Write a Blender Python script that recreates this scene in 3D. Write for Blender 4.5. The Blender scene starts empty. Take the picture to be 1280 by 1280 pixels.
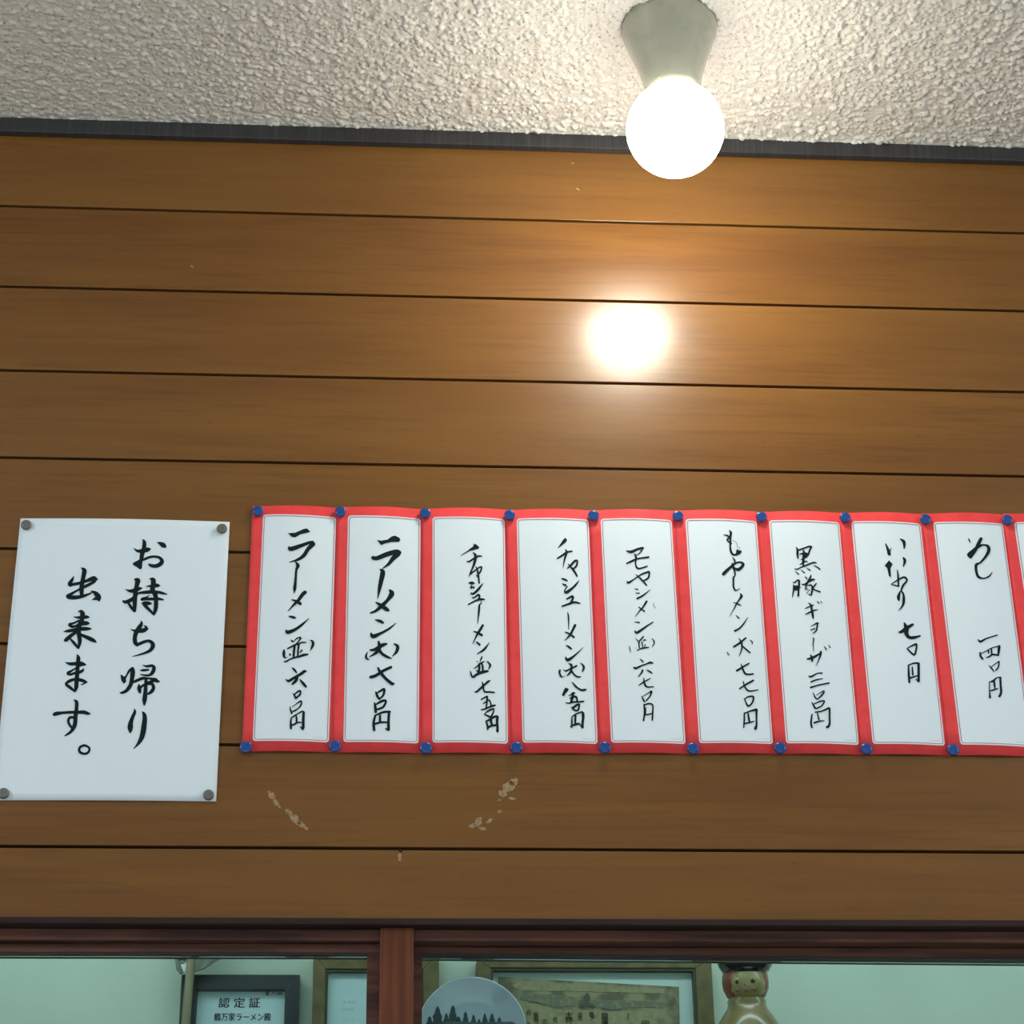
import bpy, bmesh, math, random
import numpy as np
from mathutils import Vector, Matrix

# ------------------------------------------------------------------ camera, world, light, exposure
S = 0.1026                      # one wall plank pitch in metres
FPX = 2570.0
PITCH, YAW, ROLL = 0.450093, 0.0759206, -0.0159786
D = 18.56445 * S                # camera to wall
CZ = 1.38                       # camera height
CAM = Vector((0, -D, CZ))
cp, sp, cy, sy = math.cos(PITCH), math.sin(PITCH), math.cos(YAW), math.sin(YAW)
FWD = Vector((sy*cp, cy*cp, sp))
R0 = Vector((cy, -sy, 0)); U0 = R0.cross(FWD)
RT = math.cos(ROLL)*R0 + math.sin(ROLL)*U0
UP = -math.sin(ROLL)*R0 + math.cos(ROLL)*U0
scn = bpy.context.scene
col = scn.collection
cd = bpy.data.cameras.new('camera'); cam = bpy.data.objects.new('camera', cd); col.objects.link(cam)
cam.matrix_world = Matrix(((RT.x, UP.x, -FWD.x, CAM.x), (RT.y, UP.y, -FWD.y, CAM.y), (RT.z, UP.z, -FWD.z, CAM.z), (0, 0, 0, 1)))
cd.sensor_fit = 'HORIZONTAL'; cd.sensor_width = 36; cd.lens = FPX/1280*36; cd.clip_start = .02
scn.camera = cam
scn.view_settings.view_transform = 'Standard'; scn.view_settings.look = 'None'
scn.view_settings.gamma = 1; scn.view_settings.exposure = 0.0; scn.view_settings.use_curve_mapping = False
w = bpy.data.worlds.new('world'); scn.world = w; w.use_nodes = True
bg = w.node_tree.nodes['Background']; bg.inputs[0].default_value = (.74, .91, 1.0, 1); bg.inputs[1].default_value = 1.42
BULB = 66.0                     # bulb radiance
def area_light(name, loc, rot, sx, sy_, power, color):
    l = bpy.data.lights.new(name, 'AREA'); l.shape = 'RECTANGLE'; l.size = sx; l.size_y = sy_; l.energy = power; l.color = color
    o = bpy.data.objects.new(name, l); col.objects.link(o); o.location = loc; o.rotation_euler = rot; return o

def point_light(name, loc, r, power, color):
    l = bpy.data.lights.new(name, 'POINT'); l.shadow_soft_size = r; l.energy = power; l.color = color
    o = bpy.data.objects.new(name, l); col.objects.link(o); o.location = loc; return o
# unseen fill lights, added high at both sides to brighten the wall
point_light('added_fill_light', (-1.65, -1.25, 2.55), .06, 25, (.80, .93, 1.0))
point_light('added_fill_light', (2.05, -1.25, 2.55), .06, 26, (.80, .93, 1.0))
def ray(px, py): return FWD + RT*((px-640)/FPX) - UP*((py-640)/FPX)
def at(px, py, Y=0.0):
    d = ray(px, py); return CAM + d*((Y + D)/d.y)
def atz(px, py, Z):
    d = ray(px, py); return CAM + d*((Z - CZ)/d.z)
ZG = lambda k: CZ + (12.505117 - k)*S       # height of groove k

# ------------------------------------------------------------------ helpers
def tag(o, label=None, cat=None, group=None, kind=None):
    for k, v in (('label', label), ('category', cat), ('group', group), ('kind', kind)):
        if v: o[k] = v
    return o
def link(name, me, mat=None, parent=None, smooth=False):
    o = bpy.data.objects.new(name, me); col.objects.link(o)
    if mat and not me.materials: me.materials.append(mat)
    if parent: o.parent = parent
    if smooth:
        for p in me.polygons: p.use_smooth = True
    return o
def mk(name, vs, fs, mat=None, parent=None, smooth=False):
    me = bpy.data.meshes.new(name); me.from_pydata([tuple(v) for v in vs], [], fs); me.update()
    return link(name, me, mat, parent, smooth)
def empty(name, loc=(0, 0, 0), parent=None):
    o = bpy.data.objects.new(name, None); col.objects.link(o); o.location = loc; o.empty_display_size = .02
    if parent: o.parent = parent
    return o
def box(name, x0, x1, y0, y1, z0, z1, mat, parent=None, bevel=0):
    bm = bmesh.new(); bmesh.ops.create_cube(bm, size=1)
    bmesh.ops.scale(bm, vec=(abs(x1-x0), abs(y1-y0), abs(z1-z0)), verts=bm.verts)
    bmesh.ops.translate(bm, vec=((x0+x1)/2, (y0+y1)/2, (z0+z1)/2), verts=bm.verts)
    if bevel: bmesh.ops.bevel(bm, geom=list(bm.edges), offset=bevel, segments=2, affect='EDGES', profile=.5)
    me = bpy.data.meshes.new(name); bm.to_mesh(me); bm.free()
    return link(name, me, mat, parent)
def prism(name, pts, Y0, Y1, mat, parent=None, bevel=0):
    """polygon given by its outline on the plane y=Y0 (world points), carried straight back to y=Y1"""
    n = len(pts)
    bm = bmesh.new()
    a = [bm.verts.new((p.x, Y0, p.z)) for p in pts]; b = [bm.verts.new((p.x, Y1, p.z)) for p in pts]
    bm.faces.new(a); bm.faces.new(b[::-1])
    for i in range(n): bm.faces.new((a[i], b[i], b[(i+1) % n], a[(i+1) % n]))
    bmesh.ops.recalc_face_normals(bm, faces=bm.faces)
    if bevel: bmesh.ops.bevel(bm, geom=list(bm.edges), offset=bevel, segments=2, affect='EDGES', profile=.5)
    me = bpy.data.meshes.new(name); bm.to_mesh(me); bm.free()
    return link(name, me, mat, parent)
def lathe(name, prof, mat, parent=None, axis='Z', loc=(0, 0, 0), n=40, smooth=True, scale=(1, 1, 1)):
    vs, fs = [], []
    for r, h in prof:
        for i in range(n):
            a = 2*math.pi*i/n
            v = (r*math.cos(a), r*math.sin(a), h) if axis == 'Z' else (r*math.cos(a), -h, r*math.sin(a))
            vs.append((v[0]*scale[0], v[1]*scale[1], v[2]*scale[2]))
    for j in range(len(prof)-1):
        for i in range(n):
            k = (i+1) % n; f = (j*n+i, j*n+k, (j+1)*n+k, (j+1)*n+i)
            fs.append(f)
    fs.append(tuple(range(n))[::-1]); fs.append(tuple((len(prof)-1)*n+i for i in range(n)))
    o = mk(name, vs, fs, mat, parent, smooth); o.location = loc
    bm = bmesh.new(); bm.from_mesh(o.data); bmesh.ops.recalc_face_normals(bm, faces=bm.faces); bm.to_mesh(o.data); bm.free()
    return o

# ------------------------------------------------------------------ materials
def mat(name, color, rough=.6, coat=0, coat_rough=.1, metal=0, spec=.5, bump=None, var=None, emit=None):
    m = bpy.data.materials.new(name); m.use_nodes = True; nt = m.node_tree; N = nt.nodes; L = nt.links
    b = N['Principled BSDF']; b.inputs['Base Color'].default_value = (*color, 1); b.inputs['Roughness'].default_value = rough
    b.inputs['Metallic'].default_value = metal; b.inputs['Specular IOR Level'].default_value = spec
    b.inputs['Coat Weight'].default_value = coat; b.inputs['Coat Roughness'].default_value = coat_rough
    if emit: b.inputs['Emission Color'].default_value = (*emit[0], 1); b.inputs['Emission Strength'].default_value = emit[1]
    if bump or var:
        tc = N.new('ShaderNodeTexCoord')
    if var:                                    # var = (scale vec, color2, detail, contrast lo, hi)
        mp = N.new('ShaderNodeMapping'); mp.inputs['Scale'].default_value = var[0]; L.new(tc.outputs['Object'], mp.inputs[0])
        n = N.new('ShaderNodeTexNoise'); n.inputs['Scale'].default_value = 1; n.inputs['Detail'].default_value = var[2]; L.new(mp.outputs[0], n.inputs['Vector'])
        r = N.new('ShaderNodeMapRange'); r.inputs[1].default_value = var[3]; r.inputs[2].default_value = var[4]; L.new(n.outputs[0], r.inputs[0])
        mx = N.new('ShaderNodeMix'); mx.data_type = 'RGBA'; mx.inputs[6].default_value = (*color, 1); mx.inputs[7].default_value = (*var[1], 1)
        L.new(r.outputs[0], mx.inputs[0]); L.new(mx.outputs[2], b.inputs['Base Color'])
    if bump:                                   # (scale, strength, distance)
        n = N.new('ShaderNodeTexNoise'); n.inputs['Scale'].default_value = bump[0]; n.inputs['Detail'].default_value = 6; L.new(tc.outputs['Object'], n.inputs['Vector'])
        bp = N.new('ShaderNodeBump'); bp.inputs['Strength'].default_value = bump[1]; bp.inputs['Distance'].default_value = bump[2]
        L.new(n.outputs[0], bp.inputs['Height']); L.new(bp.outputs[0], b.inputs['Normal'])
    return m

def wood_mat():
    m = bpy.data.materials.new('plank_wood'); m.use_nodes = True; nt = m.node_tree; N = nt.nodes; L = nt.links
    b = N['Principled BSDF']; tc = N.new('ShaderNodeTexCoord'); oi = N.new('ShaderNodeObjectInfo')
    off = N.new('ShaderNodeVectorMath'); off.operation = 'MULTIPLY_ADD'
    L.new(oi.outputs['Random'], off.inputs[0]); off.inputs[1].default_value = (31, 17, 23); L.new(tc.outputs['Object'], off.inputs[2])
    def noise(sc, det, dist=0):
        mp = N.new('ShaderNodeMapping'); mp.inputs['Scale'].default_value = sc; L.new(off.outputs[0], mp.inputs[0])
        n = N.new('ShaderNodeTexNoise'); n.inputs['Scale'].default_value = 1; n.inputs['Detail'].default_value = det; n.inputs['Distortion'].default_value = dist
        L.new(mp.outputs[0], n.inputs['Vector']); return n.outputs[0]
    a = noise((2.2, 1, 26), 4, .8); f = noise((9, 1, 210), 5, .2); g = noise((1.2, 1, 7), 2)
    s = noise((60, 1, 420), 3)
    def rng(x, lo, hi, to0=0, to1=1):
        r = N.new('ShaderNodeMapRange'); r.inputs[1].default_value = lo; r.inputs[2].default_value = hi; r.inputs[3].default_value = to0; r.inputs[4].default_value = to1
        L.new(x, r.inputs[0]); return r.outputs[0]
    def mix(fac, c1, c2, typ='MIX'):
        x = N.new('ShaderNodeMix'); x.data_type = 'RGBA'; x.blend_type = typ
        L.new(fac, x.inputs[0])
        for c, i in ((c1, 6), (c2, 7)):
            if isinstance(c, tuple): x.inputs[i].default_value = (*c, 1)
            else: L.new(c, x.inputs[i])
        return x.outputs[2]
    c = mix(rng(a, .3, .7), (.190, .077, .0125), (.134, .048, .0075))
    c = mix(rng(f, .50, .76, 0, .6), c, (.078, .026, .006))
    c = mix(rng(g, .35, .7, 0, .45), c, (.23, .103, .022))
    c = mix(rng(s, .66, .74, 0, .5), c, (.10, .04, .012))
    L.new(c, b.inputs['Base Color'])
    b.inputs['Roughness'].default_value = .36; b.inputs['Specular IOR Level'].default_value = .30
    b.inputs['Coat Weight'].default_value = .45; b.inputs['Coat Roughness'].default_value = .21
    bp = N.new('ShaderNodeBump'); bp.inputs['Strength'].default_value = .35; bp.inputs['Distance'].default_value = .0006
    L.new(a, bp.inputs['Height']); L.new(bp.outputs[0], b.inputs['Normal'])
    n2 = noise((8, 1, 20), 2)
    bp2 = N.new('ShaderNodeBump'); bp2.inputs['Strength'].default_value = .5; bp2.inputs['Distance'].default_value = .0004
    L.new(n2, bp2.inputs['Height']); L.new(bp2.outputs[0], b.inputs['Coat Normal'])
    return m
M_WOOD = wood_mat()
M_BACKING = mat('groove_dark', (.012, .005, .003), .9)
M_CEIL = mat('stucco', (.82, .775, .71), .95, spec=.1, bump=(700, .35, .0006), var=((330, 240, 300), (.34, .31, .26), 2, .59, .72))
M_TRIM = mat('dark_trim', (.030, .029, .032), .36, var=((500, 6, 6), (.055, .054, .056), 3, .45, .7))
M_FRAME = mat('dark_frame_wood', (.135, .054, .036), .6, spec=.2, var=((8, 90, 120), (.062, .028, .022), 5, .4, .65))
M_LIP = mat('dark_lip_wood', (.040, .022, .022), .7, spec=.15, var=((8, 90, 120), (.030, .016, .014), 5, .4, .65))
M_MULL = mat('red_mullion_wood', (.165, .047, .018), .5, spec=.25, var=((110, 90, 6), (.07, .020, .009), 6, .38, .68))
M_RAILSHADE = mat('rail_shade_black', (.020, .010, .010), .5)  # near-black that stands for the shade under the sash rails
M_PAPER = mat('white_paper', (.765, .835, .885), .85, spec=.2, bump=(60, .15, .002))
M_PANEL = mat('printed_white', (.765, .835, .885), .80, spec=.25)
M_RED = mat('printed_red', (.84, .066, .070), .6, spec=.2, var=((60, 60, 60), (.76, .055, .06), 2, .4, .7))
M_LINE = mat('printed_line', (.46, .14, .15), .7)
M_INK = mat('black_ink', (.008, .017, .018), .75, spec=.12)
M_INK2 = mat('grey_ink', (.44, .50, .52), .8)
M_SMALL = mat('small_print', (.42, .45, .46), .8)
M_BLUE = mat('blue_plastic', (.010, .060, .26), .22, coat=.3)
M_GREY = mat('grey_metal', (.17, .165, .15), .38, metal=.35)
M_SOCK = mat('ivory_plastic', (.34, .34, .265), .3, coat=.7, coat_rough=.07, var=((60, 60, 60), (.30, .30, .23), 3, .5, .7))
M_BULB = mat('lit_bulb', (.9, .9, .88), .3, emit=((1.0, .98, .84), BULB))
M_BULBTOP = mat('lit_bulb_dimmed_top', (.9, .9, .88), .3, emit=((1.0, .97, .88), 11.0))  # upper bulb dimmed only to throw less light on the ceiling
M_METAL = mat('bulb_cap', (.5, .5, .5), .3, metal=1)
M_CARTE = mat('residue', (.40, .28, .17), .9, spec=.1, var=((300, 300, 300), (.27, .16, .08), 3, .4, .65))
M_FLOOR = mat('floor_tile', (.50, .42, .36), .5)
M_FLOOR2 = mat('glare_block_dark', (.16, .10, .06), .6)  # kept dark so the planks mirror little light from it
M_PLASTER = mat('room_plaster', (.55, .52, .47), .9)
M_MINT = mat('mint_wall', (.57, .66, .565), .9, spec=.1, bump=(40, .2, .002), var=((6, 6, 6), (.51, .60, .525), 3, .4, .7))
M_BLACKF = mat('black_frame', (.016, .022, .032), .3, coat=.4)
M_GOLDF = mat('gilt_frame', (.17, .13, .055), .4, metal=.15, var=((60, 60, 60), (.10, .08, .035), 3, .4, .7))
M_GOLDD = mat('gilt_dark', (.045, .042, .020), .5)
M_CERTP = mat('certificate_paper', (.50, .68, .72), .7)
M_CERTP2 = mat('certificate_mat', (.52, .66, .64), .7)
M_PARCH = mat('parchment', (.29, .27, .155), .8, var=((55, 55, 55), (.13, .125, .085), 4, .42, .62))
M_PLATE = mat('glazed_plate', (.37, .45, .53), .15, coat=.6)
M_TREE = mat('painted_trees', (.018, .045, .050), .4)
M_POLE = mat('bamboo_pole', (.26, .23, .15), .5, var=((60, 60, 8), (.19, .165, .10), 3, .4, .7))
M_CLOTH = mat('faded_cloth', (.24, .27, .23), .95)
M_WHITE = mat('white_scrap', (.75, .80, .76), .8)
M_SKIN = mat('doll_face', (.37, .29, .13), .35, coat=.5)
M_HOOD = mat('doll_hood', (.28, .055, .03), .35, coat=.5)
M_HAIR = mat('doll_cap', (.012, .020, .030), .08, coat=.8, coat_rough=.04)
M_BODY = mat('doll_body', (.27, .18, .055), .3, coat=.5, var=((45, 45, 45), (.17, .13, .05), 3, .4, .7))
M_DARK = mat('doll_features', (.03, .028, .008), .5)
M_CHEEK = mat('doll_cheek', (.17, .12, .05), .5)
M_TUBE = mat('recess_fill_tube', (.9, .9, .9), .4, emit=((.80, 1.0, 1.07), 10.2))
def glass_mat():
    m = bpy.data.materials.new('window_glass'); m.use_nodes = True; N = m.node_tree.nodes; L = m.node_tree.links; N.clear()
    o = N.new('ShaderNodeOutputMaterial'); mx = N.new('ShaderNodeMixShader'); t = N.new('ShaderNodeBsdfTransparent'); g = N.new('ShaderNodeBsdfGlossy'); f = N.new('ShaderNodeFresnel')
    t.inputs[0].default_value = (.93, .975, .95, 1); g.inputs['Roughness'].default_value = .02; f.inputs[0].default_value = 1.35
    L.new(f.outputs[0], mx.inputs[0]); L.new(t.outputs[0], mx.inputs[1]); L.new(g.outputs[0], mx.inputs[2]); L.new(mx.outputs[0], o.inputs[0]); return m
M_GLASS = glass_mat()

# ------------------------------------------------------------------ room shell
XL, XR, YB = -1.9, 2.3, -3.6
Z_TRIM_BOT = (at(0, 165, 0).z + at(1280, 200, 0).z)/2
HC = at(640, 162, -.014).z                    # ceiling height, seen above the trim
st = lambda o: tag(o, kind='structure')
st(box('floor', XL, XR, YB, 1.2, -.05, 0, M_FLOOR))
st(box('rear_glare_block', XL, XR, YB-.1, YB, 2.05, HC, M_FLOOR2))  # unseen header added to keep outside glare off the glossy planks
st(box('wall_left', XL-.1, XL, YB, 0, 0, HC, M_PLASTER))
st(box('wall_right', XR, XR+.1, YB, 0, 0, HC, M_PLASTER))

# ceiling with a sprayed stucco relief near the camera's view, coarser beyond
def smooth_noise(nx, ny, cell, rs):
    gx, gy = int(nx/cell)+3, int(ny/cell)+3
    g = rs.rand(gy, gx); x = np.arange(nx)/cell; y = np.arange(ny)/cell
    xi, yi = x.astype(int), y.astype(int); fx, fy = x-xi, y-yi; fx = fx*fx*(3-2*fx); fy = fy*fy*(3-2*fy)
    a = g[np.ix_(yi, xi)]; b = g[np.ix_(yi, xi+1)]; c = g[np.ix_(yi+1, xi)]; d = g[np.ix_(yi+1, xi+1)]
    return (a*(1-fx)+b*fx)*(1-fy)[:, None] + (c*(1-fx)+d*fx)*fy[:, None]
def make_ceiling():
    rs = np.random.RandomState(5)
    x0, x1, y0, y1, st_ = -.62, .80, -.44, .0, .00135
    nx, ny = int((x1-x0)/st_), int((y1-y0)/st_)
    def warp(cell, amp):
        return (smooth_noise(nx, ny, cell, rs)-.5)*amp
    ss = lambda a, lo, hi: (lambda t: t*t*(3-2*t))(np.clip((a-lo)/(hi-lo), 0, 1))
    JJ, II = np.meshgrid(np.arange(nx), np.arange(ny))
    def vn(cx, cy_, ang):                       # value noise on a turned lattice
        c, s_ = math.cos(ang), math.sin(ang)
        U = (JJ*c-II*s_)/cx+900; V = (JJ*s_+II*c)/cy_+900
        ui, vi = U.astype(int), V.astype(int); fu, fv = U-ui, V-vi; fu = fu*fu*(3-2*fu); fv = fv*fv*(3-2*fv)
        g = rs.rand(512, 512); G_ = lambda i, j: g[i % 512, j % 512]
        return (G_(vi, ui)*(1-fu)+G_(vi, ui+1)*fu)*(1-fv)+(G_(vi+1, ui)*(1-fu)+G_(vi+1, ui+1)*fu)*fv
    h = np.zeros((ny+24, nx+24), np.float32)
    N_ = 30000                                   # spatter: overlapping little blobs of plaster
    cx_ = rs.rand(N_)*nx+12; cy2 = rs.rand(N_)*ny+12; ra = .75+rs.gamma(2.2, .42, N_); el = .6+.8*rs.rand(N_); an = rs.rand(N_)*math.pi; hh = .25+.75*rs.rand(N_)
    for i in range(N_):
        R_ = int(ra[i]*1.5)+2; x_, y_ = int(cx_[i]), int(cy2[i])
        if x_-R_ < 0 or y_-R_ < 0 or x_+R_+1 > nx+24 or y_+R_+1 > ny+24: continue
        gx, gy = np.meshgrid(np.arange(x_-R_, x_+R_+1)-cx_[i], np.arange(y_-R_, y_+R_+1)-cy2[i])
        c_, s2 = math.cos(an[i]), math.sin(an[i]); u_ = (gx*c_+gy*s2)/(ra[i]*el[i]**.5); v_ = (-gx*s2+gy*c_)*el[i]**.5/ra[i]
        k_ = np.clip(1-(u_*u_+v_*v_), 0, 1)**.6*hh[i]*min(ra[i]/2.0, 1.3)
        sub = h[y_-R_:y_+R_+1, x_-R_:x_+R_+1]; np.maximum(sub, k_, out=sub)
    h = h[12:12+ny, 12:12+nx]
    big = vn(50, 60, .9); soft = .36+.64*np.clip((JJ/nx-.15)/.4, 0, 1)
    h = h*soft + .22*vn(7, 8, .4) + .12*vn(1.6, 1.8, 2.6) - ss(vn(2.2, 2.8, .8), .88, .97)*.9*big
    z = HC + .0010 - h*.0034
    X, Y = np.meshgrid(np.linspace(x0, x1, nx), np.linspace(y0, y1, ny))
    edge = np.minimum(np.minimum(X-x0, x1-X), Y-y0)
    z = np.where(edge < .004, HC, z)
    me = bpy.data.meshes.new('ceiling')
    v = np.stack([X, Y, z], -1).reshape(-1, 3).astype(np.float32)
    i = np.arange((ny-1)*nx).reshape(ny-1, nx)[:, :-1].reshape(-1)
    q = np.stack([i, i+nx, i+nx+1, i+1], -1).astype(np.int32)
    nv = len(v); extra = [(XL, YB), (XR, YB), (XR, 0), (XL, 0)]
    ev = np.array([(a, b, HC) for a, b in extra] + [(x0, y0, HC), (x1, y0, HC), (x1, 0, HC), (x0, 0, HC)] + [(a, b, HC+.08) for a, b in extra], np.float32)
    eq = np.array([(0, 4, 5, 1), (1, 5, 6, 2), (0, 3, 7, 4), (8, 9, 10, 11), (0, 1, 9, 8), (1, 2, 10, 9), (2, 3, 11, 10), (3, 0, 8, 11)], np.int32)+nv
    v = np.concatenate([v, ev]); q = np.concatenate([q, eq])
    me.vertices.add(len(v)); me.vertices.foreach_set('co', v.ravel())
    me.loops.add(len(q)*4); me.loops.foreach_set('vertex_index', q.ravel())
    me.polygons.add(len(q)); me.polygons.foreach_set('loop_start', np.arange(len(q), dtype=np.int32)*4)
    me.update(calc_edges=True); me.validate()
    o = link('ceiling', me, M_CEIL)
    sm = np.ones(len(me.polygons), bool); me.polygons.foreach_set('use_smooth', sm)
    return st(o)
make_ceiling()

# the panelled wall: a dark backing board and the planks in front of it
ZB = (at(0, 1149.2, 0).z + at(1280, 1152.6, 0).z)/2      # lower edge of the lowest plank
wall = st(box('wall_front', XL, XR, .010, .022, ZB, HC, M_BACKING))
G = .0032/2
tops = [ZG(-1)] + [ZG(k)-G for k in range(0, 8)]
bots = [ZG(k)+G for k in range(0, 8)] + [ZB]
tops[0] = HC - .001
for i, (a, b) in enumerate(zip(tops, bots)):
    o = box('plank', XL+.001, XR-.001, 0, .0098, b, a, M_WOOD, wall, bevel=.0004)
# tape residue, chips and a nail hole on the planks
rnd = random.Random(3)
def blotch(cx, cy, rx, ry, ang, n=14):
    vs = []
    for i in range(n):
        a = 2*math.pi*i/n; k = .65+.5*rnd.random()
        dx, dy = rx*k*math.cos(a), ry*k*math.sin(a)
        vs.append((cx+dx*math.cos(ang)-dy*math.sin(ang), cy+dx*math.sin(ang)+dy*math.cos(ang)))
    return vs
def residue(name, blobs, m=None):
    vs, fs = [], []
    for bb in blobs:
        P = blotch(*bb); k = len(vs)
        vs += [at(x, y, -.0002) for x, y in P]; fs.append(tuple(range(k, len(vs))))
    return mk(name, vs, fs, m or M_CARTE, wall)
residue('tape_residue', [(339, 994, 7, 4, .9), (345, 1003, 6, 3, .9), (349, 1008, 3, 1.5, .9)])
residue('tape_residue', [(361, 1016, 6, 3, .8), (368, 1023, 10, 4.5, .8), (377, 1031, 8, 3, .7), (383, 1036, 3, 2, 0)])
residue('tape_residue', [(636, 983, 9, 7, -.5), (642, 978, 7, 5, -.4), (628, 992, 5, 6, -1.1), (640, 998, 6, 2, .1), (624, 1000, 2.4, 1.6, 0)])
residue('tape_residue', [(591, 1032, 6, 3, -.4), (598, 1027, 7, 4, -.9), (603, 1036, 6, 2, .2), (612, 1026, 6, 2.4, -.5), (625, 1014, 3, 2.4, 0)])
residue('chipped_spot', [(499.5, 1070, 3.4, 4.5, 0), (500, 1075, 3.5, 1.2, 0)])
residue('nail_hole', [(500.5, 1063.5, 2.6, 2.6, 0)], M_BACKING)
residue('chipped_spot', [(240, 333, 2.5, 1.6, .6)]); residue('chipped_spot', [(722, 236, 3.4, 1.2, .5), (716, 204, 2, 1, 0)])

# dark cove strip between planks and ceiling
pa, pb = at(0, 165, -.010), at(1280, 199.6, -.010)
zt = (pa.z+pb.z)/2
st(box('trim_1', XL+.002, XR-.002, -.010, -.0002, zt, HC-.0004, M_TRIM, bevel=.0012))

# ------------------------------------------------------------------ the window below the planks
WX0, WX1 = XL+.15, XR-.15; ZS = 1.02             # sides and sill
win = st(empty('window_1', (0, 0, ZS)))
def W(o):                                           # parent under the window empty
    o.parent = win; o.matrix_parent_inverse = Matrix.Translation((0, 0, -ZS)); return o
zl0 = at(640, 1156.3, -.010).z
W(box('head_lip', XL+.002, XR-.002, -.010, .040, zl0, ZB-.0002, M_LIP, bevel=.0012))
zr = at(300, 1175.6, .006).z
W(box('head_rail', WX0, WX1, .006, .080, zr, zl0-.0003, M_FRAME, bevel=.001))
# mullion in front of the sashes
m0, m1 = at(474.2, 1230, -.002), at(517.2, 1230, -.002)
W(box('mullion', m0.x, m1.x, -.002, .046, ZS, zl0-.0003, M_MULL, bevel=.0015))
def sash(xa, xb, za, zb_, Y, Y2, mt, gl, stl, str_, tilt=0):
    """top rail lower edge at heights za (left) and zb_ (right)"""
    e = empty('sash', (0, 0, 0)); W(e)
    e.matrix_parent_inverse = Matrix.Translation((0, 0, -ZS))
    top = zr-.0004
    V = lambda x, z: Vector((x, 0, z))
    prism('top_rail', [V(xa, za), V(xb, zb_), V(xb, top), V(xa, top)], Y, Y2, mt, e, bevel=.0008)
    prism('stile', [V(xa, ZS), V(xa+stl, ZS), V(xa+stl, za-.0002), V(xa, za-.0002)], Y, Y2, mt, e)
    prism('stile', [V(xb-str_, ZS), V(xb, ZS), V(xb, zb_-.0002), V(xb-str_, zb_-.0002)], Y, Y2, mt, e)
    prism('bottom_rail', [V(xa+stl, ZS), V(xb-str_, ZS), V(xb-str_, ZS+.06), V(xa+stl, ZS+.06)], Y, Y2, mt, e)
    prism('rail_shade_strip', [V(xa+stl, za-.0015), V(xb-str_, zb_-.0015), V(xb-str_, zb_-.0002), V(xa+stl, za-.0002)], Y+.0006, Y2-.0006, M_RAILSHADE, e)  # black strip painted over the rail underside in place of shade
    prism('glass_pane', [V(xa+stl-.002, ZS+.058), V(xb-str_+.002, ZS+.058), V(xb-str_+.002, zb_-.002), V(xa+stl-.002, za-.002)], (Y+Y2)/2, (Y+Y2)/2+.003, M_GLASS, e)
    return e
YSL, YSR = .016, .026
gl = at(458.4, 1230, YSL)
zlL = at(230, 1190.6, YSL).z
sash(WX0+.001, at(474.2, 1230, YSL).x+.012, zlL, zlL, YSL, YSL+.014, M_FRAME, None, .06, at(474.2, 1230, YSL).x+.012-gl.x)
gr = at(527.6, 1230, YSR)
pA, pB = at(528, 1191.2, YSR), at(1280, 1197.8, YSR)
sl = (pB.z-pA.z)/(pB.x-pA.x)
xa = at(517.2, 1230, YSR).x-.012; xb = WX1-.001
sash(xa, xb, pA.z+sl*(xa-pA.x), pA.z+sl*(xb-pA.x), YSR, YSR+.026, M_FRAME, None, gr.x-xa, .06)
W(box('jamb', WX0-.05, WX0, .001, .085, ZS, zl0-.0003, M_FRAME)); W(box('jamb', WX1, WX1+.05, .001, .085, ZS, zl0-.0003, M_FRAME))
W(box('sill', WX0-.05, WX1+.05, -.02, .09, ZS-.035, ZS-.0003, M_FRAME, bevel=.002))
st(box('wall_below', XL, XR, .0, .10, 0, ZS-.0355, M_PLASTER))
st(box('wall_side', XL, WX0-.0505, .0005, .10, ZS-.035, ZB-.03, M_PLASTER)); st(box('wall_side', WX1+.0505, XR, .0005, .10, ZS-.035, ZB-.03, M_PLASTER))

# ------------------------------------------------------------------ the little room behind the glass
YK = .46; ZTOP = ZB+.32
st(box('wall_back', XL, XR, YK, YK+.06, 0, ZTOP, M_MINT))
st(box('wall_recess_left', XL-.1, XL, .1, YK, 0, ZTOP, M_MINT)); st(box('wall_recess_right', XR, XR+.1, .1, YK, 0, ZTOP, M_MINT))
st(box('ceiling_recess', XL, XR, .023, YK, ZTOP, ZTOP+.05, M_MINT))
st(box('wall_header', XL, XR, .0225, .045, ZB-.0+.0, ZTOP, M_MINT))
for tx, tw in ((-.62, 'left'), (.72, 'right')):  # unseen tubes added to brighten the little room
    tl = empty('recess_fill_tube', (tx, .17, ZTOP-.04)); tag(tl, f'unseen white tube light added behind the window, the {tw} one', 'lamp')
    box('fill_tube_housing', -.6, .6, -.03, .03, .018, .0395, M_METAL, tl)
    tb = lathe('tube', [(.002, -.58), (.014, -.575), (.014, .575), (.002, .58)], M_TUBE, tl, 'Z', n=20); tb.rotation_euler = (0, math.pi/2, 0)

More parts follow.
